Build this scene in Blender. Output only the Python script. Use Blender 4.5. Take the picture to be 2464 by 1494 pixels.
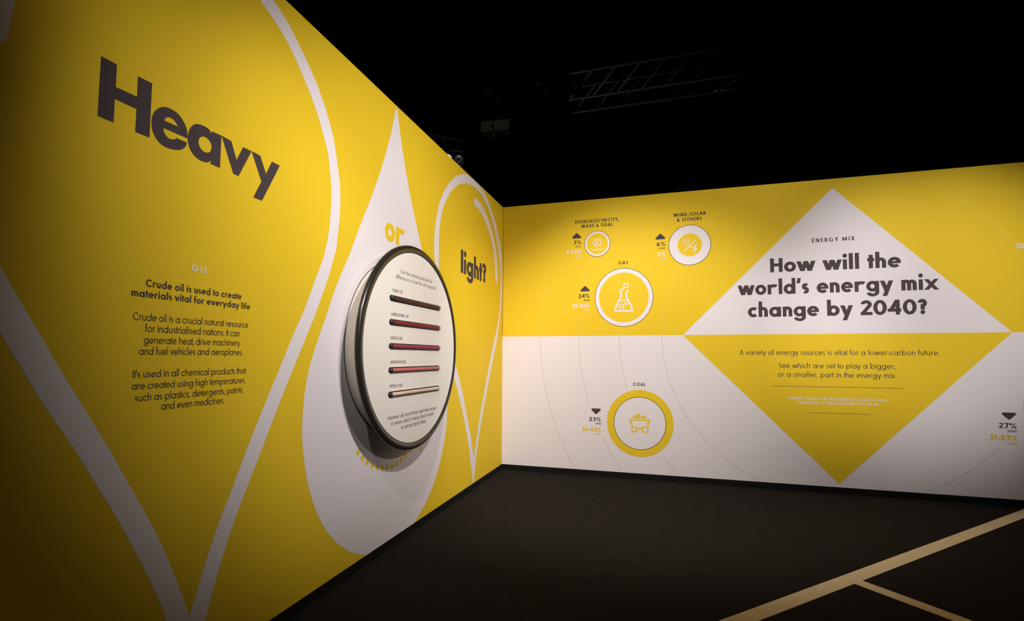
import bpy, bmesh, math, random
from mathutils import Vector, Matrix
from mathutils.geometry import tessellate_polygon, delaunay_2d_cdt
for o in list(bpy.data.objects): bpy.data.objects.remove(o)
scene = bpy.context.scene
COL = scene.collection
PI = math.pi

# ------------------------------------------------------------ camera
# world: the corner of the two exhibition walls stands at x=0,y=0; the right wall runs along +x,
# the left wall along -y; printed wall faces start SK above the floor.
SK = 0.07          # height of the black skirting
WH = 3.3           # height of the printed faces
YAW, PITCH, ROLL = -0.29115, 0.047798, 0.0039124
CAM = Vector((1.93953, -6.04630, 1.36006 + SK))
FPX, PX, PY = 1189.663, 1232.0, 747.0 + 54.237
fw = Vector((math.sin(YAW)*math.cos(PITCH), math.cos(YAW)*math.cos(PITCH), math.sin(PITCH)))
r0 = Vector((math.cos(YAW), -math.sin(YAW), 0)); u0 = r0.cross(fw)
rt = r0*math.cos(ROLL) + u0*math.sin(ROLL); up = rt.cross(fw)
cd = bpy.data.cameras.new('camera'); cam = bpy.data.objects.new('camera', cd); COL.objects.link(cam)
cd.sensor_fit = 'HORIZONTAL'; cd.sensor_width = 36; cd.lens = FPX*36/2464
cd.shift_y = 54.237/2464; cd.clip_start = 0.02; cd.clip_end = 100
cam.matrix_world = Matrix(((rt.x, up.x, -fw.x, CAM.x), (rt.y, up.y, -fw.y, CAM.y), (rt.z, up.z, -fw.z, CAM.z), (0, 0, 0, 1)))
scene.camera = cam

# ------------------------------------------------------------ world, exposure, lamps
w = bpy.data.worlds.new('dark_hall'); scene.world = w; w.use_nodes = True
w.node_tree.nodes['Background'].inputs[0].default_value = (0.9, 0.85, 0.8, 1)
w.node_tree.nodes['Background'].inputs[1].default_value = 0.0008
vs = scene.view_settings
vs.view_transform = 'Standard'; vs.look = 'None'; vs.gamma = 1; vs.exposure = 0; vs.use_curve_mapping = False

def spot(name, loc, aim, power, half, blend, col=(1, .95, .93), size=.05):
    l = bpy.data.lights.new(name, 'SPOT'); l.energy = power; l.spot_size = math.radians(half*2); l.spot_blend = blend
    l.color = col; l.shadow_soft_size = size
    o = bpy.data.objects.new(name, l); COL.objects.link(o); o.location = loc
    o.rotation_euler = (Vector(aim)-Vector(loc)).to_track_quat('-Z', 'Y').to_euler()
    return o
spot('spot_on_wheel', (3.361, -5.063, 4.377), (0, -2.417, 1.97), 640, 26.6, 1.0, size=.03)
spot('spot_on_heavy', (4.229, -4.969, 4.681), (0, -3.844, 1.789), 455, 15.0, .97, size=.03)
spot('spot_low_left', (1.313, -6.152, 4.103), (0, -1.876, .816), 142, 27.8, .72, size=.05)
spot('spot_on_diamond', (5.144, -5.476, 4.013), (4.7, 0, 2.024), 1133, 17.2, 1.0)
spot('spot_on_chart', (1.213, -2.886, 4.075), (1.757, 0, .31), 480, 40.5, .75)
spot('spot_on_corner', (6.487, -5.465, 4.003), (.514, 0, 2.445), 940, 29.0, .85)
spot('spot_fill_rig_left', (-.3, -1.2, 6.6), (-1.2, 2.6, 5.0), 8, 34, 1.0)  # added unseen fill, so the hanging box and bars show against the dark
spot('spot_fill_truss', (3.0, 3.0, 6.6), (3.0, -.5, 5.0), 4, 60, 1.0)  # added weak fill out of view, gives the truss its glints

# ------------------------------------------------------------ materials
def srgb(c): return tuple(((v/255)/12.92 if v/255 <= .04045 else ((v/255+.055)/1.055)**2.4) for v in c)
def mat(name, col, rough=.6, spec=.25, metal=0, noise=0, nscale=60, bump=0, bscale=300, coat=0):
    m = bpy.data.materials.new(name); m.use_nodes = True; nt = m.node_tree; b = nt.nodes['Principled BSDF']
    b.inputs['Base Color'].default_value = (*col, 1); b.inputs['Roughness'].default_value = rough
    b.inputs['Specular IOR Level'].default_value = spec; b.inputs['Metallic'].default_value = metal
    b.inputs['Coat Weight'].default_value = coat
    tc = nt.nodes.new('ShaderNodeTexCoord')
    if noise:
        n = nt.nodes.new('ShaderNodeTexNoise'); n.inputs['Scale'].default_value = nscale; n.inputs['Detail'].default_value = 4
        nt.links.new(tc.outputs['Object'], n.inputs['Vector'])
        r = nt.nodes.new('ShaderNodeMapRange'); r.inputs['To Min'].default_value = 1-noise; r.inputs['To Max'].default_value = 1+noise
        nt.links.new(n.outputs['Fac'], r.inputs['Value'])
        mx = nt.nodes.new('ShaderNodeVectorMath'); mx.operation = 'SCALE'; mx.inputs[0].default_value = col
        nt.links.new(r.outputs['Result'], mx.inputs['Scale']); nt.links.new(mx.outputs[0], b.inputs['Base Color'])
    if bump:
        n = nt.nodes.new('ShaderNodeTexNoise'); n.inputs['Scale'].default_value = bscale; n.inputs['Detail'].default_value = 3
        nt.links.new(tc.outputs['Object'], n.inputs['Vector'])
        bp = nt.nodes.new('ShaderNodeBump'); bp.inputs['Strength'].default_value = bump; bp.inputs['Distance'].default_value = .002
        nt.links.new(n.outputs['Fac'], bp.inputs['Height']); nt.links.new(bp.outputs[0], b.inputs['Normal'])
    return m
YEL = mat('yellow_print', (.77, .527, .022), .62, .12, noise=.02, nscale=3, bump=.15)
WHT = mat('white_print', (.76, .70, .71), .62, .12, noise=.02, nscale=3, bump=.15)
CHA = mat('charcoal_print', (.068, .051, .053), .65, .12, noise=.05)
PALE = mat('pale_yellow_print', (.80, .64, .17), .62, .12, noise=.03)
TAN = mat('tan_dot_print', (.56, .45, .25), .62, .12, noise=.03)
BLK = mat('black_skirting_paint', (.006, .006, .0055), .6, .2, noise=.2)
FLAT = mat('dark_brown_strip', (.22, .12, .02), .8, .1, noise=.2, nscale=20)
CARP = mat('dark_carpet', (.0175, .0140, .0110), .95, .05, noise=.35, nscale=9, bump=1, bscale=500)
SEAM = mat('carpet_seam', (.016, .013, .011), .95, .05, noise=.2)
STR = mat('tan_floor_tape', (.70, .55, .34), .75, .15, noise=.10, nscale=12, bump=.4, bscale=200)
DRAPE = mat('black_drape', (.0045, .0048, .004), .95, .05, noise=.5, nscale=2)
RIMM = mat('black_gloss_rim', (.021, .017, .014), .24, .5, noise=.05)
FACE = mat('cream_face_board', (.79, .74, .68), .45, .3, noise=.015, nscale=4)
DRUM = mat('cream_drum_side', (.84, .78, .68), .5, .3, noise=.02)
SLOT = mat('black_slot', (.012, .010, .009), .4, .4, noise=.1)
BALL = mat('black_rubber_stopper', (.012, .013, .011), .3, .5, noise=.1)
INK = mat('dark_violet_lettering', (.075, .045, .06), .6, .15, noise=.05)
ALU = mat('dark_anodised_truss', (.13, .16, .20), .3, .5, metal=.9, noise=.1)
BRC = mat('dull_truss_brace', (.05, .05, .05), .5, .3, metal=.6, noise=.1)
HOUS = mat('black_lamp_housing', (.02, .02, .018), .45, .4, noise=.1)
BOXM = mat('grey_box_shell', (.04, .035, .026), .7, .2, noise=.1)
CHR = mat('bright_metal', (.8, .8, .78), .15, .5, metal=1, noise=.02)
def oil(name, col):
    m = mat(name, col, .25, .5, noise=.25, nscale=14); return m
def glass():
    m = bpy.data.materials.new('clear_tube_glass'); m.use_nodes = True; nt = m.node_tree; nt.nodes.clear()
    out = nt.nodes.new('ShaderNodeOutputMaterial'); mx = nt.nodes.new('ShaderNodeMixShader')
    tr = nt.nodes.new('ShaderNodeBsdfTransparent'); tr.inputs[0].default_value = (.95, .94, .92, 1)
    gl = nt.nodes.new('ShaderNodeBsdfGlossy'); gl.inputs['Roughness'].default_value = .08
    lw = nt.nodes.new('ShaderNodeLayerWeight'); lw.inputs['Blend'].default_value = .12
    nt.links.new(lw.outputs['Fresnel'], mx.inputs[0]); nt.links.new(tr.outputs[0], mx.inputs[1]); nt.links.new(gl.outputs[0], mx.inputs[2])
    nt.links.new(mx.outputs[0], out.inputs[0]); return m
GLS = glass()
def emis(name, col, s):
    m = bpy.data.materials.new(name); m.use_nodes = True; b = m.node_tree.nodes['Principled BSDF']
    b.inputs['Emission Color'].default_value = (*col, 1); b.inputs['Emission Strength'].default_value = s; return m
LENS = emis('lit_lamp_lens', (1, .95, .85), 1.2)

# ------------------------------------------------------------ object helpers
def obj(name, verts, faces, m, parent=None, smooth=False, label=None):
    me = bpy.data.meshes.new(name); me.from_pydata([tuple(v) for v in verts], [], faces); me.update()
    me.materials.append(m)
    if smooth:
        bm = bmesh.new(); bm.from_mesh(me); bmesh.ops.recalc_face_normals(bm, faces=bm.faces); bm.to_mesh(me); bm.free()
    if smooth: me.shade_smooth(); me.set_sharp_from_angle(angle=math.radians(38))
    o = bpy.data.objects.new(name, me); COL.objects.link(o)
    if parent is not None: o.parent = parent; o.matrix_parent_inverse = parent.matrix_world.inverted() if parent.type != 'EMPTY' else Matrix.Translation(-parent.location)
    if label: o['label'] = label
    return o
def struct(o, label): o['kind'] = 'structure'; o['label'] = label; return o
def thing(name, label, cat, loc, group=None):
    o = bpy.data.objects.new(name, None); COL.objects.link(o); o.location = loc; o.empty_display_size = .1
    o['label'] = label; o['category'] = cat
    if group: o['group'] = group
    bpy.context.view_layer.update()
    return o
class MB:
    def __init__(s): s.v = []; s.f = []
    def box(s, a, b):
        n = len(s.v); (x0, y0, z0), (x1, y1, z1) = a, b
        s.v += [(x0,y0,z0),(x1,y0,z0),(x1,y1,z0),(x0,y1,z0),(x0,y0,z1),(x1,y0,z1),(x1,y1,z1),(x0,y1,z1)]
        s.f += [tuple(n+i for i in q) for q in ((0,3,2,1),(4,5,6,7),(0,1,5,4),(1,2,6,5),(2,3,7,6),(3,0,4,7))]; return s
    def tube(s, a, b, r, n=10, r2=None):
        a, b = Vector(a), Vector(b); d = (b-a).normalized(); q = d.orthogonal().normalized(); p = d.cross(q)
        r2 = r if r2 is None else r2; k = len(s.v)
        for i in range(n):
            t = 2*PI*i/n; e = q*math.cos(t)+p*math.sin(t); s.v += [tuple(a+e*r), tuple(b+e*r2)]
        for i in range(n):
            j = (i+1) % n; s.f.append((k+2*i, k+2*j, k+2*j+1, k+2*i+1))
        s.f.append(tuple(k+2*i for i in range(n))[::-1]); s.f.append(tuple(k+2*i+1 for i in range(n))); return s
    def lathe(s, o, axis, prof, n=96, closed=False):
        o = Vector(o); ax = Vector(axis).normalized(); q = ax.orthogonal().normalized(); p = ax.cross(q); k = len(s.v); m = len(prof)
        for i in range(n):
            t = 2*PI*i/n; e = q*math.cos(t)+p*math.sin(t)
            for (h, r) in prof: s.v.append(tuple(o+ax*h+e*r))
        for i in range(n):
            j = (i+1) % n
            for c in range(m if closed else m-1):
                d = (c+1) % m; s.f.append((k+i*m+c, k+i*m+d, k+j*m+d, k+j*m+c))
        return s
    def build(s, name, m, parent=None, smooth=False, label=None): return obj(name, s.v, s.f, m, parent, smooth, label)

# surfaces: S(s, z, layer) -> world point
def SL(t, z, k=0): return (0.0006*k, -t, z+SK)
def SR(s_, z, k=0): return (s_, -0.0006*k, z+SK)
WX = 0.175; FT = 0.0
def SW(t, z, k=0): return (WX+0.0004*k, -t, z+SK)
def _ray(x, y): return fw + rt*((x-PX)/FPX) - up*((y-PY)/FPX)
def L(x, y, X=0.0):
    d = _ray(x, y); k = (X-CAM.x)/d.x; P = CAM+d*k; return (-P.y, P.z-SK)
def W(x, y): return L(x, y, WX)
def Rr(x, y):
    d = _ray(x, y); k = -CAM.y/d.y; P = CAM+d*k; return (P.x, P.z-SK)
def at_z(x, y, z):
    d = _ray(x, y); return CAM+d*((z-CAM.z)/d.z)
def at_d(x, y, dist): return CAM+_ray(x, y)*dist

def flat(name, S, outline, m, parent, layer, holes=(), label=None):
    loops = [outline]+list(holes); tri = tessellate_polygon([[Vector((a, b, 0)) for a, b in lp] for lp in loops])
    pts = [p for lp in loops for p in lp]
    return obj(name, [S(a, b, layer) for a, b in pts], [tuple(t) for t in tri], m, parent, label=label)
def union(ps):
    # merge overlapping pieces into one clean flat sheet
    v = []; f = []
    for q in ps:
        ar = sum(q[i][0]*q[(i+1) % len(q)][1]-q[(i+1) % len(q)][0]*q[i][1] for i in range(len(q)))
        if abs(ar) < 1e-9: continue
        if ar < 0: q = q[::-1]
        n = len(v); v += [Vector(p) for p in q]; f.append(list(range(n, n+len(q))))
    if not f: return []
    r = delaunay_2d_cdt(v, [], f, 0, 1e-5)
    bb = []
    for q in f:
        P = [v[i] for i in q]; xs = [p[0] for p in P]; ys = [p[1] for p in P]; bb.append((min(xs), max(xs), min(ys), max(ys), P))
    def inside(x, y):
        for a, b, c, d, P in bb:
            if a <= x <= b and c <= y <= d:
                n = False; j = P[-1]
                for p in P:
                    if (p[1] > y) != (j[1] > y) and x < (j[0]-p[0])*(y-p[1])/(j[1]-p[1])+p[0]: n = not n
                    j = p
                if n: return True
        return False
    out = []
    for t in r[2]:
        P = [tuple(r[0][i]) for i in t]
        if inside(sum(p[0] for p in P)/3, sum(p[1] for p in P)/3): out.append(P)
    return out
def polys(name, S, ps, m, parent, layer, label=None, merge=False):
    v = []; f = []
    if merge: ps = union(ps)
    for q in ps:
        n = len(v); v += [S(a, b, layer) for a, b in q]; f.append(tuple(range(n, n+len(q))))
    return obj(name, v, f, m, parent, label=label)
def spl(P, n=6, closed=False):
    out = []; N = len(P)
    for i in range(N if closed else N-1):
        g = lambda k: P[k % N] if closed else P[max(0, min(N-1, k))]
        p0, p1, p2, p3 = g(i-1), g(i), g(i+1), g(i+2)
        for j in range(n):
            t = j/n
            out.append(tuple(.5*((2*p1[c])+(-p0[c]+p2[c])*t+(2*p0[c]-5*p1[c]+4*p2[c]-p3[c])*t*t+(-p0[c]+3*p1[c]-3*p2[c]+p3[c])*t**3) for c in (0, 1)))
    if not closed: out.append(tuple(P[-1]))
    return out
def ell(cx, cy, rx, ry=None, n=64, a0=0, a1=360):
    ry = rx if ry is None else ry
    return [(cx+rx*math.cos(math.radians(a0+(a1-a0)*i/n)), cy+ry*math.sin(math.radians(a0+(a1-a0)*i/n))) for i in range(n)]
def ringp(cx, cy, rx, ry, wx, wy, a0=0, a1=360, n=48):
    k = max(3, int(n*abs(a1-a0)/360)); q = []
    for i in range(k):
        A, B = (math.radians(a0+(a1-a0)*j/k) for j in (i, i+1))
        o = lambda t: (cx+rx*math.cos(t), cy+ry*math.sin(t)); n_ = lambda t: (cx+(rx-wx)*math.cos(t), cy+(ry-wy)*math.sin(t))
        q.append([o(A), o(B), n_(B), n_(A)])
    return q
def stroke(P, wd, cap=True, n=10):
    q = []; N = len(P); off = []
    for i in range(N):
        a = P[max(0, i-1)]; b = P[min(N-1, i+1)]; dx, dy = b[0]-a[0], b[1]-a[1]; l = math.hypot(dx, dy) or 1
        nx, ny = -dy/l*wd/2, dx/l*wd/2
        if 0 < i < N-1:
            ax, ay = P[i][0]-a[0], P[i][1]-a[1]; la = math.hypot(ax, ay) or 1; c = max(.5, (ax*dx+ay*dy)/(la*l)); nx /= c; ny /= c
        off.append((nx, ny))
    for i in range(N-1):
        (x0, y0), (x1, y1) = P[i], P[i+1]; a, b = off[i], off[i+1]
        q.append([(x0+a[0], y0+a[1]), (x1+b[0], y1+b[1]), (x1-b[0], y1-b[1]), (x0-a[0], y0-a[1])])
    if cap:
        for e in P: q.append(ell(e[0], e[1], wd/2, n=n))
    return q

# ------------------------------------------------------------ geometric sans lettering (drawn stroke by stroke, cap height = 1)
X_, ASC, DSC, OV = .70, 1.11, -.33, .012
def glyph(c, w, n):
    if c in '2345678' and w > .13:      # heavier figures are also wider
        kx = 1+(w-.12)*1.7; g, adv = glyph_(c, w/kx, n, w); return [[(x*kx, y) for x, y in q] for q in g], adv*kx
    return glyph_(c, w, n)
def glyph_(c, w, n, wh=None):
    h = (wh or w)*(.94 if (wh or w) < .15 else .84); sl = .10-.15*w; sr = .065-.11*w
    ro = .335+.21*w; R = X_/2+OV; cy = X_/2
    rect = lambda x0, y0, x1, y1: [(x0, y0), (x1, y0), (x1, y1), (x0, y1)]
    hw = w*1.13
    dg = lambda xt, yt, xb, yb, k=hw: [(xt, yt), (xt+k, yt), (xb+k, yb), (xb, yb)]   # slanted bar, flat ends
    ring = lambda cx, cy_, rx, ry, a0=0, a1=360: ringp(cx, cy_, rx, ry, w, min(h, ry*.8), a0, a1, n)
    disc = lambda x, y, r: ell(x, y, r, n=max(8, n//2))
    def mv(ps, dx): return [[(x+dx, y) for x, y in p] for p in ps]
    def flip(ps, wd, H): return [[(wd-x, H-y) for x, y in p] for p in ps]
    def bowl(x0, x1, y0, y1):
        ry = (y1-y0)/2; rx = min(ry*1.05, (x1-x0)*.72); cx = x1-rx; m_ = (y0+y1)/2
        return ringp(cx, m_, rx, ry, w, h, -90, 90, n)+[rect(x0, y0, cx, y0+h), rect(x0, y1-h, cx, y1)]
    nw = .50+.55*w
    def arch(x, wd):
        ry = min(wd/2*1.0, .33); cyy = X_+OV-ry
        return ringp(x+wd/2, cyy, wd/2, ry, w, h, 0, 180, n)+[rect(x+wd-w, 0, x+wd, cyy)]
    def scurve(W_, H):
        hh = w*.86; ry = (H+2*OV-hh)/4; rx = W_/2-w*.48; cx = W_/2; yt = H+OV-hh/2-ry; yb = -OV+hh/2+ry
        P = [(cx+rx*math.cos(math.radians(a)), yt+ry*math.sin(math.radians(a))) for a in range(32, 240, 15)]
        Q = [(cx+rx*math.cos(math.radians(a)), yb+ry*math.sin(math.radians(a))) for a in range(60, -150, -15)]
        return stroke(P+Q, hh, False)
    a_ring = ring(ro, cy, ro, R); ax = 2*ro+.03
    if c == ' ': return [], (.44 if w > .24 else .36)
    if c == 'o': return mv(a_ring, sr), 2*ro+2*sr
    if c in 'adgq':
        ps = a_ring+[rect(ax-w, {'a': 0, 'd': 0, 'g': -.04, 'q': DSC}[c], ax, ASC if c == 'd' else X_)]
        if c == 'g': ps += ringp(ax/2, -.04, ax/2, .30, w, h*.92, 192, 360, n)
        return mv(ps, sr), sr+ax+sl
    if c in 'bp':
        ps = mv(a_ring, .03)+[rect(0, 0 if c == 'b' else DSC, w, ASC if c == 'b' else X_)]
        return mv(ps, sl), sl+ax+sr
    if c == 'c': return mv(ringp(ro, cy, ro, R, w, h, 48, 312, n), sr), sr+ro*1.78
    if c == 'e':
        bh = h*.72 if w > .15 else h*.9; a0 = -math.degrees(math.asin(min(.9, bh/2/R)))
        return mv(ringp(ro, cy, ro, R, w, h, a0, 318, n)+[rect(w*.5, cy-bh/2, 2*ro-w*.4, cy+bh/2)], sr), 2*ro+2*sr
    if c == 'f':
        x = .08; r = w+.10; return [rect(x, 0, x+w, ASC-r), rect(0, X_-h, x+w+.12, X_)]+ringp(x+r, ASC-r+OV, r, r, w, h, 62, 180, n), x+w+.16
    if c == 't': return [rect(.09, 0, .09+w, .93), rect(0.005, X_-h, .09+w+.085, X_)], .18+w
    if c == 'l': return [rect(sl, 0, sl+w, ASC)], w+2*sl
    if c == 'i': return [rect(sl, 0, sl+w, X_), disc(sl+w/2, X_+.115+w*.56, w*.57 if w > .15 else w*.68)], w+2*sl
    if c == 'n': return mv([rect(0, 0, w, X_)]+arch(0, nw), sl), nw+2*sl
    if c == 'h': return mv([rect(0, 0, w, ASC)]+arch(0, nw), sl), nw+2*sl
    if c == 'u': return mv(flip([rect(0, 0, w, X_)]+arch(0, nw), nw, X_), sl), nw+2*sl
    if c == 'm':
        a = nw*.93; return mv([rect(0, 0, w, X_)]+arch(0, a)+arch(a-w, a), sl), 2*a-w+2*sl
    if c == 'r' and w > .24:
        ax_ = w+.20; return mv([rect(0, 0, w, X_)]+ringp(ax_, X_+OV-.31, ax_, .31, w, h, 56, 180, n), sl), ax_*1.56+.01+sl
    if c == 'r':
        rr = .19+w*.42; return mv([rect(0, 0, w, X_)]+ringp(rr, X_+OV-rr, rr, rr, w, h, 60 if w < .15 else 44, 180, n), sl), rr*(1.5 if w < .15 else 1.72)+.02+sl
    if c == 's': W_ = .42+.30*w; return mv(scurve(W_, X_), sr), W_+2*sr
    vw = .50+1.30*w
    if c == 'v': return [dg(0, X_, vw/2-hw/2, 0), dg(vw-hw, X_, vw/2-hw/2, 0)], vw
    if c == 'w':
        a = .44+1.25*w; q = [dg(0, X_, a/2-hw/2, 0), dg(a-hw, X_, a/2-hw/2, 0)]; return q+mv(q, a-hw), 2*a-hw
    if c == 'y':
        k = (vw-hw-(vw/2-hw/2))/X_; return [dg(0, X_, vw/2-hw/2, 0), dg(vw-hw, X_, vw/2-hw/2+DSC*k, DSC)], vw
    if c == 'x': a = .44+1.8*w; return [dg(0, X_, a-hw, 0), dg(a-hw, X_, 0, 0)], a+.01
    if c == 'k': return mv([rect(0, 0, w, ASC), dg(.42-hw*.2, X_, w*.6, .30), dg(w*.9, .42, .46, 0)], sl), sl+.46+hw
    # capitals
    CW = .57+1.0*w
    if c == 'H': return mv([rect(0, 0, w, 1), rect(CW-w, 0, CW, 1), rect(w, .52-h/2, CW-w, .52+h/2)], sl), CW+2*sl
    if c == 'A':
        a = .66+1.1*w; return [dg(a/2-hw/2, 1, 0, 0), dg(a/2-hw/2, 1, a-hw, 0), rect(a*.2, .22, a*.8, .22+h*.85)], a
    if c == 'B': return mv([rect(0, 0, w, 1)]+bowl(w*.5, .50+.35*w, .53-h/2, 1)+bowl(w*.5, .54+.35*w, 0, .53+h/2), sl), .54+.35*w+sl+sr
    if c in 'CG':
        r = .47+.2*w; ps = ringp(r, .5, r, .5+OV, w, h, 45, 315 if c == 'C' else 360, n)
        if c == 'G': ps.append(rect(r, .5-h, 2*r, .5))
        return mv(ps, sr), sr+(2*r if c == 'G' else 1.75*r)+sr
    if c == 'D': return mv([rect(0, 0, w, 1)]+bowl(w*.5, .66+.4*w, 0, 1), sl), .66+.4*w+sl+sr
    if c in 'EF':
        q = [rect(0, 0, w, 1), rect(w, 1-h, .47+.2*w, 1), rect(w, .52-h/2, .44+.2*w, .52+h/2)]
        if c == 'E': q.append(rect(w, 0, .47+.2*w, h))
        return mv(q, sl), .47+.2*w+sl+.03
    if c == 'I': return [rect(sl, 0, sl+w, 1)], w+2*sl
    if c == 'J': return [rect(.24, .2, .24+w, 1)]+ringp(.24+w-.2, .2, .2, .2+OV, w, h, 210, 360, n), .24+w+sl
    if c == 'L': return mv([rect(0, 0, w, 1), rect(w, 0, .42+.2*w, h)], sl), .42+.2*w+sl
    if c == 'M':
        a = .76+1.1*w; return mv([rect(0, 0, w, 1), rect(a-w, 0, a, 1), dg(0, 1, a/2-hw/2, .12), dg(a-hw, 1, a/2-hw/2, .12)], sl), a+2*sl
    if c == 'N': return mv([rect(0, 0, w, 1), rect(CW-w, 0, CW, 1), dg(0, 1, CW-hw, 0)], sl), CW+2*sl
    if c == 'O': r = .49+.18*w; return mv(ring(r, .5, r, .5+OV), sr), 2*r+2*sr
    if c in 'PR':
        q = [rect(0, 0, w, 1)]+bowl(w*.5, .50+.35*w, .40, 1)
        if c == 'R': q.append(dg(w*1.2, .44, .53+.35*w-hw, 0))
        return mv(q, sl), .51+.35*w+sl+sr
    if c == 'S': W_ = .48+.35*w; return mv(scurve(W_, 1), sr), W_+2*sr
    if c == 'T': a = .50+.4*w; return [rect(0, 1-h, a, 1), rect(a/2-w/2, 0, a/2+w/2, 1-h)], a
    if c == 'U': a = .54+.6*w; return mv([rect(0, a/2, w, 1), rect(a-w, a/2, a, 1)]+ringp(a/2, a/2-OV, a/2, a/2, w, h, 180, 360, n), sl), a+2*sl
    if c == 'V': a = .62+1.1*w; return [dg(0, 1, a/2-hw/2, 0), dg(a-hw, 1, a/2-hw/2, 0)], a
    if c == 'W': a = .54+1.1*w; q = [dg(0, 1, a/2-hw/2, 0), dg(a-hw, 1, a/2-hw/2, 0)]; return q+mv(q, a-hw), 2*a-hw
    if c == 'X': a = .54+1.3*w; return [dg(0, 1, a-hw, 0), dg(a-hw, 1, 0, 0)], a
    if c == 'Y': a = .58+1.1*w; return [dg(0, 1, a/2-hw/2, .42), dg(a-hw, 1, a/2-hw/2, .42), rect(a/2-w/2, 0, a/2+w/2, .45)], a
    # figures
    D = .60+.90*w; rx = D/2-.02
    if c == '0': return mv(ring(D/2, .5, D/2, .5+OV), .03), D+.06
    if c == '1': return [rect(.16, 0, .16+w, 1), [(.0, .78), (.16, 1), (.16, 1-h), (.03, .78-h*.3)], rect(.02, 1-h, .18, 1)], .16+w+.10
    if c == '2':
        r = .26+.15*w; a = r*2; e = math.radians(-38); m_ = .5
        ex, ey = r+(r-w/2)*math.cos(e), 1+OV-r+(r-h/2)*math.sin(e)
        return mv(ringp(r, 1+OV-r, r, r, w, h, -38, 172, n)+stroke([(ex, ey), (w*.55, h*.6)], w*.98, False)+[rect(0, 0, a+.02, h)], .03), a+.08
    if c == '3':
        r = .26; return mv(ringp(r+.02, 1-r*1.02+OV, r, .27, w, h*.9, -90, 152, n)+ringp(r+.02, .285-OV+.01, r+.04, .30, w, h*.9, -150, 90, n)+[rect(r-.04, .50-.02, r+.06, .50+h*.75)], .02), .62
    if c == '4': return mv([rect(.40, 0, .40+w, 1), rect(0, .20, .40+w+.07, .20+h), dg(.40-.02, 1, 0, .20)], .02), .40+w+.15
    if c == '5': return mv([rect(.08, 1-h, .52, 1), rect(.08, .50, .08+w*.8, 1)]+ringp(.27, .315, .30, .33, w, h, -150, 118, n), .03), .64
    if c == '6':
        r = .29+.12*w; return mv(ring(r, r-OV, r, r)+stroke([(w*.6+.01, r*1.15), (w*.55+r*.75, 1)], w, False), .03), 2*r+.06
    if c == '7': return mv([rect(0, 1-h, .52+.2*w, 1), dg(.52+.2*w-hw, 1, .10, 0)], .02), .54+.2*w
    if c == '8': return mv(ringp(.29, .755, .235+.08*w, .255, w*.92, h*.85, 0, 360, n)+ringp(.29, .285, .275+.08*w, .30, w, h*.88, 0, 360, n), .03), .64
    if c == '9': r = .29+.12*w; q = ring(r, r-OV, r, r)+stroke([(w*.6+.01, r*1.15), (w*.55+r*.75, 1)], w, False); return mv(flip(q, 2*r, 1), .03), 2*r+.06
    if c == '%':
        r = .205; t = w*.72; return mv(ringp(r, 1-r, r, r, t, t, 0, 360, n)+ringp(.80, r, r, r, t, t, 0, 360, n)+[dg(.72, 1, .20, 0, t)], .03), 1.06
    if c == '&': return mv(stroke([(.66, 0), (.20, .62), (.20, .80), (.32, .95), (.44, .82), (.42, .68), (.12, .40), (.08, .2), (.2, .05), (.36, .05), (.52, .2), (.62, .42)], w*.85, False), .03), .72
    if c == '?':
        r = .25+.12*w; m_ = 1.0
        return mv(ringp(r, m_-r+OV, r, r, w, h, -65, 170, n)+[rect(r-w/2+.02, .30, r+w/2+.02, m_-2*r+h*1.0+OV), disc(r+.02, w*.55, w*.57)], .03), 2*r+.05
    if c == '.': return [disc(.05+w*.6, w*.6-.01, w*.62)], .10+w*1.2
    if c == ',': return [dg(.07, w*1.1, .01, -.17, w)], .12+w
    if c == "'": return [rect(.05, .72, .05+w*.9, 1.08)], .10+w*.9
    if c == '’': return [dg(.10, 1.08, .02, .72, w*.9)], .14+w*.8
    if c == '-': return [rect(.02, .27, .34, .27+h)], .36
    if c == '(': return ringp(.4, .45, .38, .65, w, w*.5, 130, 230, n), .28
    if c == ')': return ringp(-.18, .45, .42, .65, w, w*.5, -50, 50, n), .28
    if c == '/': return [dg(.30, 1, 0, 0)], .30+w
    return [], .3
LOG = []; GC = {}
def text(S, M, s, pl, pr, cap, wt, m, parent, layer=3, track=0, n=16, name='lettering', label=None):
    a = M(*pl); b = M(*pr); z = (a[1]+b[1])/2
    if M is Rr: s0, s1 = a[0], b[0]
    else: s0, s1 = a[0], b[0]
    size = abs(M(pl[0], pl[1]-cap)[1]-a[1])
    ps = []; x = 0; lo = 1e9; hi = -1e9
    for ch in s:
        if (ch, wt, n) not in GC: g, adv = glyph(ch, wt, n); GC[ch, wt, n] = (union(g), adv)
        g, adv = GC[ch, wt, n]
        for q in g:
            q2 = [(px_+x, py_) for px_, py_ in q]; ps.append(q2)
            lo = min(lo, min(p[0] for p in q2)); hi = max(hi, max(p[0] for p in q2))
        x += adv+track
    k = (s1-s0)/(hi-lo)
    LOG.append((s[:12], round(abs(k)/size, 3), round(size, 4)))
    return polys(name, S, [[(s0+(x_-lo)*k, z+y_*size) for x_, y_ in q] for q in ps], m, parent, layer, label)

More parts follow.
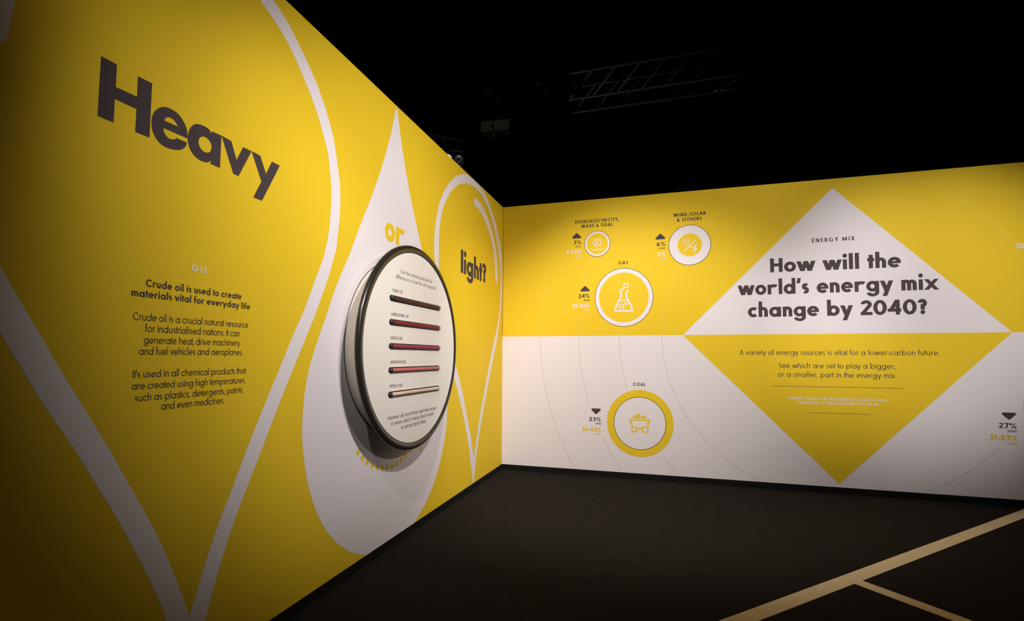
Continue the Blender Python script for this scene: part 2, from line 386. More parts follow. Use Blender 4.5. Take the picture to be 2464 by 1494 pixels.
# ------------------------------------------------------------ structure
TH = .09
floor = struct(MB().box((-6, -12, -.05), (12, 12, 0)).build('floor', CARP), 'dark charcoal carpet floor of the exhibition hall')
wl = struct(MB().box((-TH, -8, SK), (0, 0, SK+WH)).build('wall_left', YEL), 'yellow printed exhibition wall with drop shapes and the word Heavy')
wr = struct(MB().box((-TH, 0, SK), (8.5, TH, SK+WH)).build('wall_right', WHT), 'yellow and white printed wall about the energy mix')
struct(MB().box((-TH, -8, 0), (-.004, 0, SK)).build('baseboard_left', BLK), 'black skirting under the yellow drop wall')
struct(MB().box((-TH, .004, 0), (8.5, TH, SK)).build('baseboard_right', BLK), 'black skirting under the energy mix wall')
struct(MB().box((-6, 9, 0), (12, 9.1, 7)).build('wall_back', DRAPE), 'black hall wall far behind the exhibition walls')
struct(MB().box((-6.1, -12, 0), (-6, 9.1, 7)).build('wall_far_left', DRAPE), 'black hall wall behind the yellow drop wall')
struct(MB().box((12, -12, 0), (12.1, 9.1, 7)).build('wall_far_right', DRAPE), 'black hall wall beyond the right side')
struct(MB().box((-6.1, -12, 7), (12.1, 9.1, 7.1)).build('ceiling', DRAPE), 'black unlit hall ceiling')
# floor tape and seam
def fstrip(name, a, b, wd, m, z, label=None):
    a, b = Vector(a), Vector(b); d = (b-a).normalized(); nrm = Vector((-d.y, d.x))*wd/2
    c = [a+nrm, b+nrm, b-nrm, a-nrm]; v = [(p.x, p.y, zz) for zz in (0, z) for p in c]
    return obj(name, v, [(0,3,2,1),(4,5,6,7),(0,1,5,4),(1,2,6,5),(2,3,7,6),(3,0,4,7)], m, floor, label=label)
fstrip('carpet_seam', (0, -1.957), (8.5, -1.975), .008, SEAM, .0006, 'thin dark carpet seam')
fstrip('floor_stripe', (5.382, 0), (0.6, -4.782), .103, STR, .0012, 'wide tan stripe running diagonally')
fstrip('floor_stripe', (3.129, -2.307), (6.2, -5.378), .093, STR, .0011, 'narrow tan stripe branching off')

# ------------------------------------------------------------ left wall print
tT = 4.3634
ro_px = [(656.8,0),(689.7,49.5),(719.1,107.1),(744.6,160.6),(766,211.5),(787.4,275.8),(802.1,332),(812.3,398.9),(818,447.2),(818.5,480.9),(817.6,517),(808.9,599),(804.6,613.6),(791.2,663.8),(767.8,730.7),(746,787.6),(707.5,881.3),(667.4,981.8),(650,1027),(615.6,1117.6),(582.8,1202),(556.3,1273.9),(525,1373.9),(507.8,1436.4),(493.8,1491)]
ri_px = [(625.4,0),(660.2,49.5),(692.4,103.1),(719.1,160.6),(741.9,214.2),(763.3,273.1),(778,324),(788.8,366.8),(792.2,398.9),(795.9,432.7),(797.1,471.3),(795.2,517),(790.3,562.8),(783.1,599),(777.8,620.3),(754.4,683.8),(731,747.4),(704.2,807.7),(677.4,874.6),(643.9,955),(614.7,1027),(584.4,1105),(556.3,1180),(534.4,1236.4),(515.6,1289.5),(493.8,1355),(478.1,1408.3),(455.6,1480.1)]
lo_px = [(0,800.6),(46.9,878.8),(93.8,956.9),(137.5,1022.5),(184.4,1089.5),(228.1,1161.4),(268.8,1227),(306.3,1292.6),(337.5,1352),(365.6,1408.3),(387.5,1458.3),(398.4,1491)]
li_px = [(0,638),(31.3,694.4),(65.6,753.8),(103.1,816.3),(140.6,881.9),(184.4,953.8),(229.7,1027),(265.6,1086.4),(296.9,1142.6),(331.3,1202),(365.6,1264.5),(396.9,1330.1),(421.9,1389.5),(446.9,1458.3)]
RO, RI, LO, LI = [spl([L(*p) for p in q], 3) for q in (ro_px, ri_px, lo_px, li_px)]
mir = lambda P: [(2*tT-t, z) for t, z in P]
zc = LO[0][1]; zi = LI[0][1]
outer = mir([p for p in RO if p[1] > zc+.12])+LO+[(tT+.012, 0.0), (tT-.012, 0.0)]+RO[::-1]
inner = mir([p for p in RI if p[1] > zi+.12])+LI+[RI[-1]]+RI[:-1][::-1]
top = [(4.06, 3.268), (4.18, 3.29)]
outer = outer+top+mir(top)[::-1]
topi = [(4.15, 3.16), (4.25, 3.185)]
inner = inner+topi+mir(topi)[::-1]
flat('drop_outline', SL, outer, WHT, wl, 1, holes=[inner], label='large white outline of a falling drop around the word Heavy')
hl = [L(*p) for p in [(38.2,0),(32.1,20.9),(26.5,40.2),(21.3,68.3),(18.9,88.4),(15.3,98.8),(9,103),(0,105.2),(-12,104),(-20,97),(-24,85),(-18,50),(-8,10),(10,-50),(30,-90),(62,-90),(52,-50)]]
flat('drop_highlight', SL, hl, WHT, wl, 1, label='white highlight stroke inside the large drop outline')
# solid white drop
dl = [(953,256.5),(950.5,271.3),(940.9,319.5),(931.3,358),(918,403.8),(904.8,442.4),(887.9,488.1),(868.6,536.3),(845.7,599),(834.7,626.9),(807.9,690.5),(784.5,760.8),(767.8,807.7),(749.4,864.6),(737.7,914.8),(731,961.7),(727.6,1008.5),(726.8,1040),(728.1,1070.8),(734.4,1130.1),(743.8,1177),(759.4,1227),(781.3,1270.8),(809.4,1305.1),(837.5,1325.4),(859.4,1333.3),(879.7,1335.8)]
dr = [(996.7,1258.4),(1019.3,1219.3),(1037.3,1180.1),(1055.4,1125.9),(1067.5,1068.7),(1073.5,1026.5),(1076.5,981.3),(1077,935),(1074,880),(1062,790),(1040,690),(1014.8,598),(1001.1,536.3),(989.1,480.9),(979.5,430.3),(972.2,384.5),(963.8,329.1),(956.6,268.9)]
a = spl([L(*p) for p in dl], 3); b = spl([L(*p) for p in dr], 3)
b[0] = (b[0][0], max(b[0][1], 0)); a[-1] = (a[-1][0], max(0, a[-1][1])); a = [(t, min(WH, max(z, 0))) for t, z in a]; b = [(t, max(z, 0)) for t, z in b]
flat('solid_drop', SL, a+[(a[-1][0], 0), (b[0][0], 0)]+b, WHT, wl, 1, label='solid white drop shape behind the wheel')
# small drop outline
o3 = [(1046.1,626.9),(1044.1,600.8),(1045.1,572.7),(1048.1,536.5),(1054.1,500.4),(1062.2,474.3),(1074.2,450.2),(1090.3,430.1),(1106.3,420.1),(1120.4,418.9),(1130.4,424.4),(1148.5,440.6),(1160.6,456.2),(1172.6,478.3),(1182.7,506.4),(1192.7,538.6),(1200.7,574.7),(1205.7,602.8),(1207.6,630.9),(1208.3,670),(1207.8,705),(1205.7,741.8),(1198.5,799.7),(1187.2,860.8),(1174.3,925),(1161.5,995.8),(1150.2,1063.3),(1143.8,1118),(1139.9,1161.5)]
o3l = [(1137.4,1161.4),(1132.5,1114.8),(1126.1,1063.3),(1116.5,1008.7),(1104.2,954),(1092.3,905.8),(1074,835),(1060,760),(1051,690)]
i3 = [(1139.6,1103.5),(1143.8,1073),(1153.4,1008.7),(1164.7,944.4),(1174.3,892.9),(1184,844.7),(1195.2,790),(1201.7,748.2),(1203.9,700),(1204.3,661),(1201.7,626.9),(1198.7,600.8),(1193.7,572.7),(1188.7,548.6),(1180.6,518.5),(1172.6,496.4),(1160.6,472.3),(1148.5,456.2),(1136.5,447.2),(1122.4,441.6),(1108.4,442.2),(1096.3,449.2),(1084.3,462.2),(1074.2,480.3),(1066.2,500.4),(1061.2,520.5),(1057.8,548.6),(1056.1,576.7),(1056.1,610.8),(1056.1,643),(1061,710),(1074,790),(1095.6,875.2),(1106.8,918.6),(1116.5,963.7),(1126.1,1015.1),(1133.2,1053.7)]
clampz = lambda P: [(max(t, .004), min(WH, max(0, z))) for t, z in P]
flat('drop_outline', SL, clampz(spl([L(*p) for p in o3], 3)+spl([L(*p) for p in o3l], 3)), WHT, wl, 1, holes=[[L(*i3[0])]+spl([L(*p) for p in i3[1:]], 3)], label='narrow white outline of a drop around the word light')
h3 = [(1141.5,477.3),(1148.5,480.3),(1156.5,490.4),(1166.6,508.4),(1176.6,532.5),(1184.7,560.6),(1192.7,596.8),(1196.3,630.9),(1197.1,661),(1196.7,678.1),(1194.9,680.5),(1193.1,678.1),(1191.1,661),(1190.7,636.9),(1188.3,610.8),(1182.7,580.7),(1175.6,554.6),(1166.6,530.5),(1156.5,510.4),(1150.5,501.4),(1143.5,496.4),(1140.1,486.3)]
flat('drop_highlight', SL, spl([L(*p) for p in h3], 3, True), WHT, wl, 1, label='thin white highlight stroke inside the small drop outline')
# yellow dots round the wheel
dt = [(537,622),(572,670),(608,705),(648,733),(688,745),(730,750),(768,747),(808,735),(846,714),(881,685),(915,648),(952,612),(1035,595)]
polys('dotted_arc', SL, [ell(*L(700+x/3.32, 900+y/3.32), .021, n=20) for x, y in dt], YEL, wl, 2, label='arc of yellow dots below the wheel')
# the word Heavy
HV = lambda P: [L(200+x/3.5577, 100+y/3.5577) for x, y in P]
Hh = HV([(152,123),(287,195),(278,388),(460,472),(468,297),(589,358),(566,820),(444,772),(455,575),(270,490),(259,691),(121,634)])
Eh = HV([(892,828),(890,770),(880,730),(862,690),(840,655),(815,622),(785,597),(750,577),(715,563),(680,560),(650,568),(622,585),(603,610),(590,640),(584,680),(585,720),(592,760),(608,800),(630,838),(660,872),(695,897),(730,912),(770,922),(810,926),(840,922),(865,908),(880,890),(887,865),(800,826),(785,835),(770,838),(750,835),(728,825),(708,806),(695,782),(688,760),(688,738)])
Ei = HV([(693,675),(698,660),(712,648),(732,646),(755,655),(775,670),(793,692),(805,712),(808,727)])
Ah = HV([(893,830),(897,790),(908,755),(925,728),(950,710),(980,706),(1010,714),(1040,726),(1065,742),(1085,762),(1098,790),(1100,768),(1183,804),(1170,1081),(1088,1045),(1090,1018),(1075,1030),(1050,1032),(1015,1022),(980,1003),(950,975),(925,940),(908,905),(897,865)])
Ai = HV([(986,855),(990,835),(1002,818),(1022,811),(1045,817),(1068,833),(1085,855),(1096,882),(1098,910),(1092,932),(1080,946),(1062,951),(1040,946),(1018,930),(1002,910),(990,882)])
Vh = HV([(1184,805),(1267,852),(1313,1012),(1368,903),(1441,939),(1330,1150),(1284,1130)])
Yh = HV([(1441,937),(1516,977),(1564,1130),(1615,1027),(1683,1062),(1530,1362),(1455,1333),(1525,1198)])
Eh = spl(Eh[:28], 3)+spl(Eh[28:], 3); Ei = spl(Ei, 3); Ah = spl(Ah[:11], 3)+Ah[11:14]+spl(Ah[14:], 3); Ai = spl(Ai, 3, True)
for nm, o_, hs in (('capital_h', Hh, []), ('small_e', Eh, [Ei]), ('small_a', Ah, [Ai]), ('small_v', Vh, []), ('small_y', Yh, [])):
    flat('letter', SL, o_, CHA, wl, 2, holes=hs)
text(SL, L, 'or', (925.4,575.3), (973.5,596), 63, .262, YEL, wl, 2, -.03, 48, label='yellow word or on the white drop')
text(SL, L, 'light?', (1108.5,655.4), (1169.5,681.5), 51.2, .262, CHA, wl, 2, -.035, 48, label='charcoal word light')
text(SL, L, 'OIL', (460.1,652.4), (498,657.4), 16.4, .24, WHT, wl, 2, .32, 24, label='small white word OIL')
for s, a, b in [('Crude oil is used to create', (350.5,689.5), (580.7,719.9)), ('materials vital for everyday life', (315.6,711.6), (601.1,744.2))]:
    text(SL, L, s, a, b, 17.8, .205, CHA, wl, 2, .01, 24, label='bold charcoal text line')
for s, a, b in [('Crude oil is a crucial natural resource', (319.4,770.3), (596.5,787.9)), ('for industrialised nations. It can', (348.2,798.3), (576.6,809.6)),
                ('generate heat, drive machinery', (345.4,827), (577.2,831.6)), ('and fuel vehicles and aeroplanes.', (333.4,853.6), (583.3,854.2)),
                ("It's used in all chemical products that", (318.7,908.8), (591.1,898.8)), ('are created using high temperatures,', (316.9,937), (589.9,921.7)),
                ('such as plastics, detergents, paints,', (323.8,965.2), (584.3,944.9)), ('and even medicines.', (387.4,985.6), (538.5,970.5))]:
    text(SL, L, s, a, b, 18.0, .118, CHA, wl, 2, -.02, 20, label='light charcoal text line')

# ------------------------------------------------------------ right wall print
c0 = Rr(2019, 805); MID = 1.6185
polys('yellow_field', SR, [[(0, MID), (8.5, MID), (8.5, WH), (0, WH)]], YEL, wr, 1, label='yellow upper half of the print')
Tp, Lf, Rg, Bt = Rr(2002.9,452), Rr(1643,806), Rr(2436,799.5), Rr(2019,1163.9)
polys('corner_strip', SR, [[(0, MID), (.005, MID), (.005, WH), (0, WH)]], FLAT, wr, 2, label='thin dark strip in the wall corner')  # narrow dark brown strip up the corner, yellow half only
polys('white_triangle', SR, [[(Lf[0], MID), (Rg[0], MID), (Tp[0], Tp[1])]], WHT, wr, 2, label='white upper half of the diamond')
polys('yellow_triangle', SR, [[(Lf[0], MID), (Bt[0], Bt[1]), (Rg[0], MID)]], YEL, wr, 2, label='yellow lower half of the diamond')
# energy circles: centre px, outer radius px, data
def PR(x0, x1, y0, y1):
    cx, cy_ = (x0+x1)/2, (y0+y1)/2; l, r_ = Rr(x0, cy_)[0], Rr(x1, cy_)[0]; t_, b_ = Rr(cx, y0)[1], Rr(cx, y1)[1]
    return (l+r_)/2, (t_+b_)/2, (r_-l)/2, (t_-b_)/2
circles = dict(hydro=PR(1406.4,1468.4,555.4,617.7), wind=PR(1608.9,1710.7,541.1,638), gas=PR(1431.9,1571.6,645.3,785.6), coal=PR(1460.7,1620.7,938,1099))
cs = (3.735, MID)
keep = [(c[0], c[1], c[2]+.03) for c in circles.values()]
boxes = [Rr(x0, y1)+Rr(x1, y0) for x0, y0, x1, y1 in [(1355,555,1404,622),(1376,520,1496,552),(1570,555,1606,628),(1612,505,1706,537),(1370,682,1424,752),(1480,624,1518,640),(1395,977,1452,1048),(1515,915,1562,932),(2375,985,2464,1073)]]
def free(x, y):
    if any(math.hypot(x-a, y-b) < r for a, b, r in keep): return False
    return not any(b[0] < x < b[2] and b[1] < y < b[3] for b in boxes)
for R_ in (3.235, 2.752, 2.264, 1.776):
    up_, lo_ = [], []; N = int(2*PI*R_/.0285)
    for i in range(N):
        t = 2*PI*i/N; x, y = cs[0]+R_*math.cos(t), cs[1]+R_*math.sin(t)
        if .02 < x < 8.4 and .02 < y < WH-.02 and free(x, y): (up_ if y > MID else lo_).append(ell(x, y, .0062, n=8))
    if up_: polys('dotted_arc', SR, up_, PALE, wr, 2, label='pale dots in a wide arc on yellow')
    if lo_: polys('dotted_arc', SR, lo_, TAN, wr, 2, label='tan dots in a wide arc on white')
def badge(name, c, m_disc, rim_k, inner, m_in, label):
    d = polys(name, SR, [ell(c[0], c[1], c[2], c[3], n=96)], m_disc, wr, 3, label=label)
    return d
px = .0047
def ringo(c, kx, kz, wd, m, par, layer, name='thin_ring', label=None):
    return polys(name, SR, ringp(c[0], c[1], c[2]*kx, c[3]*kz, wd, wd, 0, 360, 96), m, par, layer, label)
IC = {}
for nm, kin, lab in (('hydro', .815, 'small badge with a water wheel'), ('wind', .57, 'badge with a sun and a wind turbine'), ('gas', .853, 'badge with a laboratory flask')):
    c = circles[nm]; d = badge('energy_badge', c, WHT, 1, kin, YEL, lab); IC[nm] = d
    ringo(c, 1.005, 1.005, .0052, CHA, d, 4)
    if nm == 'wind': c2 = PR(1630.6,1689.2,561.8,616.8); polys('badge_centre', SR, [ell(*c2, n=72)], YEL, d, 4)
    else: polys('badge_centre', SR, [ell(c[0], c[1], c[2]*kin, c[3]*kin, n=72)], YEL, d, 4)
c = circles['coal']; d = badge('energy_badge', c, YEL, 1, 0, WHT, 'yellow ringed badge with a coal wagon'); IC['coal'] = d
c2 = PR(1476.7,1603.1,954.9,1082.3); polys('badge_centre', SR, [ell(*c2, n=72)], WHT, d, 4); ringo(c2, 1, 1, .0058, CHA, d, 5)
# partly visible oil badge at the right border of the picture
oc = Rr(2560, 985); ob = polys('energy_badge', SR, [ell(Rr(2463, 985)[0]+.42, oc[1]+.0, .42, .42, n=96)], YEL, wr, 3, label='large yellow badge cut by the picture edge')
polys('badge_centre', SR, [ell(Rr(2463, 985)[0]+.42, oc[1], .33, .33, n=96)], WHT, ob, 4, label='white middle of the large yellow badge')
# icons
def icon(par, org, sc, strokes, m, extra=(), layer=5, name='icon'):
    ps = []
    Q = lambda p: Rr(org[0]+p[0]/sc, org[1]+p[1]/sc)
    for wd, P in strokes: ps += stroke([Q(p) for p in P], wd)
    for e in extra:
        if e[0] == 'ring':
            _, x, y, r, t = e; q = Q((x, y)); rr = abs(Q((x+r, y))[0]-q[0]); ps += ringp(q[0], q[1], rr, rr, t, t, 0, 360, 32)
        elif e[0] == 'poly': ps.append([Q(p) for p in e[1]])
        elif e[0] == 'tri': pass
    return polys(name, SR, ps, m, par, layer, None, True)
icon(IC['gas'], (1390,620), 8.3, [(.021, spl([(828,665),(862,690),(866,780),(815,880),(752,1030),(765,1058),(800,1062),(1040,1062),(1080,1058),(1092,1030),(1030,880),(972,780),(975,690),(1008,662)], 2)), (.013, [(850,860),(1000,858)])], WHT,
     [('ring',963,555,58,.014),('ring',890,628,32,.014),('ring',872,972,56,.014),('ring',968,922,32,.013)])
icon(IC['coal'], (1380,900), 6.792, [(.018, [(915,745),(1245,755)]), (.018, [(930,755),(955,835)]), (.018, [(1232,765),(1212,850)]), (.020, [(1068,890),(1100,892)])], YEL,
     [('ring',993,902,56,.016),('ring',1170,908,58,.016),('poly',[(955,715),(985,685),(1010,680),(1025,655),(1065,648),(1082,668),(1090,690),(1115,695),(1135,678),(1170,676),(1185,698),(1212,725),(960,722)])])
# water wheel
g = [('ring',742,672,170,.0085)]; st = []
for k in range(8):
    t = 2*PI*k/8+.05; st.append((.012, [(742+195*math.cos(t), 672+195*math.sin(t)), (742+212*math.cos(t), 672+212*math.sin(t))]))
st.append((.010, [(760,590),(705,675),(770,670),(718,750)]))
st.append((.010, spl([(480,985),(530,1030),(580,1030),(650,985),(700,1020),(760,1030),(830,975),(880,1015),(950,1015),(1020,945)], 3)))
icon(IC['hydro'], (1400,550), 19.925, st, WHT, g)
g = [('ring',760,645,62,.006)]; st = []
for k in range(16):
    t = 2*PI*k/16; st.append((.0045, [(760+85*math.cos(t), 645+85*math.sin(t)), (760+115*math.cos(t), 645+115*math.sin(t))]))
st += [(.011, [(690,940),(1032,595)]), (.011, [(1005,805),(890,815)]), (.014, [(1010,800),(1070,735)]), (.014, [(1015,820),(1078,880)]), (.006, [(995,850),(990,955)]), (.006, [(1020,850),(1022,955)]), (.006, [(990,955),(1022,955)])]
icon(IC['wind'], (1590,530), 12.45, st, WHT, g)
# arrows
def tri(x0, x1, y0, y1, down=False):
    a, b = Rr(x0, (y0+y1)/2)[0], Rr(x1, (y0+y1)/2)[0]; t_, u_ = Rr((x0+x1)/2, y0)[1], Rr((x0+x1)/2, y1)[1]; m_ = (a+b)/2; r = .012
    P = [(a+r, u_+r), (b-r, u_+r), (m_, t_-r*1.3)] if not down else [(a+r, t_-r), (b-r, t_-r), (m_, u_+r*1.3)]
    Q = sorted(q for p in P for q in ell(p[0], p[1], r, n=16)); hu = []
    for seq in (Q, Q[::-1]):
        st_ = []
        for q in seq:
            while len(st_) > 1 and (st_[-1][0]-st_[-2][0])*(q[1]-st_[-2][1])-(st_[-1][1]-st_[-2][1])*(q[0]-st_[-2][0]) <= 0: st_.pop()
            st_.append(q)
        hu += st_[:-1]
    polys('arrow_mark', SR, [hu], CHA, wr, 3)
tri(1377,1398.4,560,573.8); tri(1577,1600.8,561.8,575.9); tri(1397,1418.8,687.3,701); tri(1423.1,1445.7,982.7,996.9,True); tri(2410.6,2444.9,992.5,1010.2,True)
T = lambda s, a, b, cap, wt, m, tr=0, n=16, lab=None, k=4: text(SR, Rr, s, a, b, cap, wt, m, wr, k, tr, n, label=lab)
T('HYDROELECTRICITY,', (1384.3,538.3), (1489.3,531.5), 7.9, .20, CHA, .13); T('WAVE & TIDAL', (1398.5,548.5), (1475.1,543.8), 7.9, .20, CHA, .13)
T('WIND,SOLAR', (1620.1,521.5), (1698,517.3), 8.2, .20, CHA, .13); T('& OTHERS', (1629.1,533), (1688.8,529.7), 8.2, .20, CHA, .13)
T('GAS', (1488.2,636.3), (1510.7,635.2), 7.9, .20, CHA, .15); T('COAL', (1523.6,928.3), (1553.3,928.3), 7.7, .20, CHA, .15)
for a in [('3%', 1379.8,587.5,1398.2,587,8.6,'2040',1385,595.2,1398.2,595,3.9,'2.55%',1362.7,611,1398.7,610.5,8.6,'2016',1386.5,618.8,1398.7,618.5,4,PALE),
          ('6%', 1579.8,591.8,1600.8,591.3,9.2,'2040',1585.8,599.3,1600.8,599,4,'2%',1581.3,616,1601.2,615.8,9,'2016',1587.3,624.1,1601.7,624,4.2,PALE),
          ('24%', 1392.5,716.6,1418.6,716.4,9.4,'2040',1404.9,724.3,1419,724.2,4.3,'21.50%',1377.5,740.2,1419,740,9,'2016',1406.8,747.9,1419,747.8,4,PALE),
          ('23%', 1418,1012.6,1445.5,1013,9.1,'2040',1432.7,1020.8,1447,1021.3,4.4,'26.42%',1401,1036.5,1445.7,1037.4,9.3,'2016',1432.7,1045,1445.7,1045.6,4.2,YEL),
          ('27%', 2403.5,1029.8,2445.9,1030.2,12.4,'2040',2424,1039.6,2446,1040,5.3,'31.87%',2381.5,1058,2447.3,1059.5,12.4,'2016',2427,1069.8,2447.3,1071,5.5,YEL)]:
    m2 = WHT if a[-1] is PALE else YEL
    T(a[0], a[1:3], a[3:5], a[5], .21, CHA, .05); T(a[6], a[7:9], a[9:11], a[11], .17, CHA, .08); T(a[12], a[13:15], a[15:17], a[17], .25, m2, .05); T(a[18], a[19:21], a[21:23], a[23], .17, m2, .08)
T('10', (2445.8,597.8), (2465.5,597.2), 11.5, .24, WHT)
T('ENERGY MIX', (1953.9,583.1), (2056.5,578.4), 9.4, .19, CHA, .22, 24, 'small spaced capitals above the question')
for s, a, b in [('How will the', (1853.4,654.7), (2168.2,643.2)), ('world’s energy mix', (1775.3,709.8), (2259.5,697.2)), ('change by 2040?', (1799.9,762.4), (2231.3,756.2))]:
    T(s, a, b, 33.2, .250, CHA, -.005, 48, 'large bold question line')
T('A variety of energy sources is vital for a lower-carbon future.', (1780.3,853.8), (2260.7,854.8), 11.7, .115, CHA, .03, 20)
T('See which are set to play a bigger,', (1874,885.2), (2154,887.2), 11.9, .115, CHA, .03, 20)
T('or a smaller, part in the energy mix.', (1872.2,906.7), (2157,909.4), 11.9, .115, CHA, .03, 20)
a, b = Rr(1861,928.9), Rr(2173,934); zz = (a[1]+b[1])/2
polys('dotted_rule', SR, [ell(a[0]+(b[0]-a[0])*i/74, zz, .0046, n=10) for i in range(75)], CHA, wr, 4)
T('FIGURES BASED ON PERCENTAGES USED IN 2016', (1895.7,961), (2135,966.4), 6.5, .22, WHT, .10); T('COMPARED TO PROJECTIONS FOR 2040', (1916.9,971.9), (2113.2,976.4), 6.5, .22, WHT, .10)
T('Source: Global Energy Transition and Climate Challenge (ITC/2) SHOWCASE - February 2017', (1938,994.2), (2092.6,997.5), 2.6, .10, CHA, .03, 8)

# ------------------------------------------------------------ the wheel display
WC = (2.6728, 1.4284); WCw = (0, -WC[0], WC[1]+SK)
wheel = thing('interactive_wheel', 'large round wall-mounted wheel with black rim and five oil tubes', 'exhibit wheel', WCw)
MB().lathe(WCw, (1, 0, 0), [(0.0025, .01), (0.0025, .646), (.146, .646), (.146, .01)], 128).build('drum', DRUM, wheel, True, 'cream round drum behind the rim')
MB().lathe(WCw, (1, 0, 0), [(0.0022, .645), (.0045, .6495), (0.0022, .6515)], 128).build('shadow_gap_strip', SLOT, wheel, False, 'thin black joint strip at the wall')
prof = []
for k in range(15):
    t = PI*k/14; prof.append((.163+.020*math.sin(t), .7325-.0285*math.cos(t)))
prof = [(.152, .60), (.152, .704)]+prof+[(.156, .7605), (.151, .757), (.148, .750), (.1475, .60)]
MB().lathe(WCw, (1, 0, 0), prof, 160).build('rim', RIMM, wheel, True, 'glossy black rim')
# face board with five slots
tubes = [((942.9,715.0),(1056.5,743.5)), ((940.5,773.6),(1056,790.7)), ((939.5,831.2),(1055.2,838.9)), ((938.3,889.2),(1054,887)), ((937.3,948),(1053.2,935.6))]
tub = []
for a, b in tubes:
    A, B = W(*a), W(*b); tub.append((A[0], B[0], (A[1]+B[1])/2))
ta = sum(t[0] for t in tub)/5; tb = sum(t[1] for t in tub)/5
tub = [(ta, tb, t[2]) for t in tub]; SRD = .0215
holes = []
for a, b, z in tub:
    holes.append([(a+SRD*math.cos(t), z+SRD*math.sin(t)) for t in [-PI/2+PI*i/10 for i in range(11)]]+[(b+SRD*math.cos(t), z+SRD*math.sin(t)) for t in [PI/2+PI*i/10 for i in range(11)]])
board = ell(WC[0], WC[1], .7045, n=160)
loops = [board]+holes
tr_ = tessellate_polygon([[Vector((p[0], p[1], 0)) for p in lp] for lp in loops])
pts = [p for lp in loops for p in lp]
v = [SW(p[0], p[1]) for p in pts]
face = obj('face_board', v, [tuple(t) for t in tr_], FACE, wheel, label='round cream board with printed captions')
for hl_ in holes:
    v = [(WX, -p[0], p[1]+SK) for p in hl_]+[(WX-.024, -p[0], p[1]+SK) for p in hl_]; n = len(hl_)
    obj('slot', v, [(i, (i+1) % n, (i+1) % n+n, i+n) for i in range(n)]+[tuple(range(n, 2*n))], SLOT, wheel, label='black lined recess')
oils = [('crude oil', (.085, .020, .017)), ('lubricating oil', (.25, .017, .016)), ('diesel fuel', (.36, .028, .085)), ('aviation fuel', (.62, .16, .17)), ('petrol fuel', (.80, .60, .50))]
for (a, b, z), (nm, colr) in zip(tub, oils):
    cx = WX+.003; r = .0168
    A = (cx, -(a-.010), z+SK); B = (cx, -(b+.002), z+SK)
    pr = [(0, .0005), (0, r)]+[((a-b)-.012+r*.75*math.sin(t), r*math.cos(t)) for t in [PI/2*i/8 for i in range(8)]]+[((a-b)-.012+r*.75, .0005)]
    g_ = MB().lathe(A, (0, 1, 0), pr, 24).build('glass_tube', GLS, wheel, True, 'clear tube holding '+nm)
    pr = [(0.004, .0005), (0.004, r*.82)]+[((a-b)-.014+r*.55*math.sin(t), r*.82*math.cos(t)) for t in [PI/2*i/6 for i in range(6)]]+[((a-b)-.014+r*.55, .0005)]
    MB().lathe(A, (0, 1, 0), pr, 24).build('oil_filling', oil(nm.replace(' ', '_')+'_liquid', colr), g_, True)
    pr = [(r*1.08*math.cos(PI-PI*i/12)*1.0, max(.0004, r*1.08*math.sin(PI*i/12))) for i in range(13)]
    MB().lathe((cx, -(a-.002), z+SK), (0, 1, 0), pr, 20).build('stopper', BALL, g_, True, 'black round stopper')
TW = lambda s, a, b, cap, wt, tr=0: text(SW, W, s, a, b, cap, wt, INK, wheel, 2, tr, 16)
TW('Turn the wheel and feel the', (963.6,656.3), (1040.1,682.6), 9.4, .10, .03); TW('difference in how the oils respond', (952,667.4), (1048.3,698.6), 9.4, .10, .03)
TW('CRUDE OIL', (943.9,700.8), (969.2,707.6), 7.4, .15, .03); TW('LUBRICATING OIL', (941.9,758.3), (983.3,765.4), 7.4, .15, .03); TW('DIESEL FUEL', (940.1,815.7), (968.8,818.6), 7.4, .15, .03)
TW('AVIATION FUEL', (939.4,874.4), (976.5,874.2), 7.5, .15, .03); TW('PETROL FUEL', (937.7,932.8), (969,930.2), 7.5, .15, .03)
TW('Heavier oils are thicker and take longer', (933.9,1007.3), (1049.7,987.6), 9.8, .12, .02); TW('to move, which makes them harder', (940.7,1021.2), (1043.9,1001.1), 9.8, .12, .02); TW('to extract and refine', (965.1,1031.3), (1024.5,1018.2), 9.8, .12, .02)

# ------------------------------------------------------------ rig under the ceiling
def truss(a, b, label, n, loc_label='truss'):
    a, b = Vector(a), Vector(b); th = thing('lighting_truss', label, 'truss', tuple((a+b)/2)); d = (b-a).normalized(); sd = d.cross(Vector((0, 0, 1))).normalized()*.40; upv = Vector((0, 0, .40))
    c = [Vector((0, 0, 0)), sd, upv, sd+upv]
    for o_ in c: MB().tube(a+o_, b+o_, .024, 10).build('chord', ALU, th, True)
    for i in range(n):
        p = a+(b-a)*i/n; q = a+(b-a)*(i+1)/n; mb = MB()
        for e0, e1 in ((c[0], c[1]), (c[2], c[3]), (c[0], c[2]), (c[1], c[3])):
            mb.tube(p+e0, (q+e1) if i % 2 else (q+e1), .010, 6)
        mb.build('brace', BRC, th, True)
    for k in (.12, .5, .88):
        p = a+(b-a)*k+upv+sd*.5; MB().tube(p, (p.x, p.y, 7), .006, 6).build('hanging_wire', DRAPE, th)
    return th
zt = 5.22
tA, tB = at_z(1380, 272, zt), at_z(2130, 166, zt)
truss(tA, tB, 'long dark box truss running above the energy mix wall', 12)
tC, tD = at_z(2190, 85, zt), at_z(2560, 205, zt)
truss(tC, tD, 'short dark truss crossing at the upper right of the hall', 6)
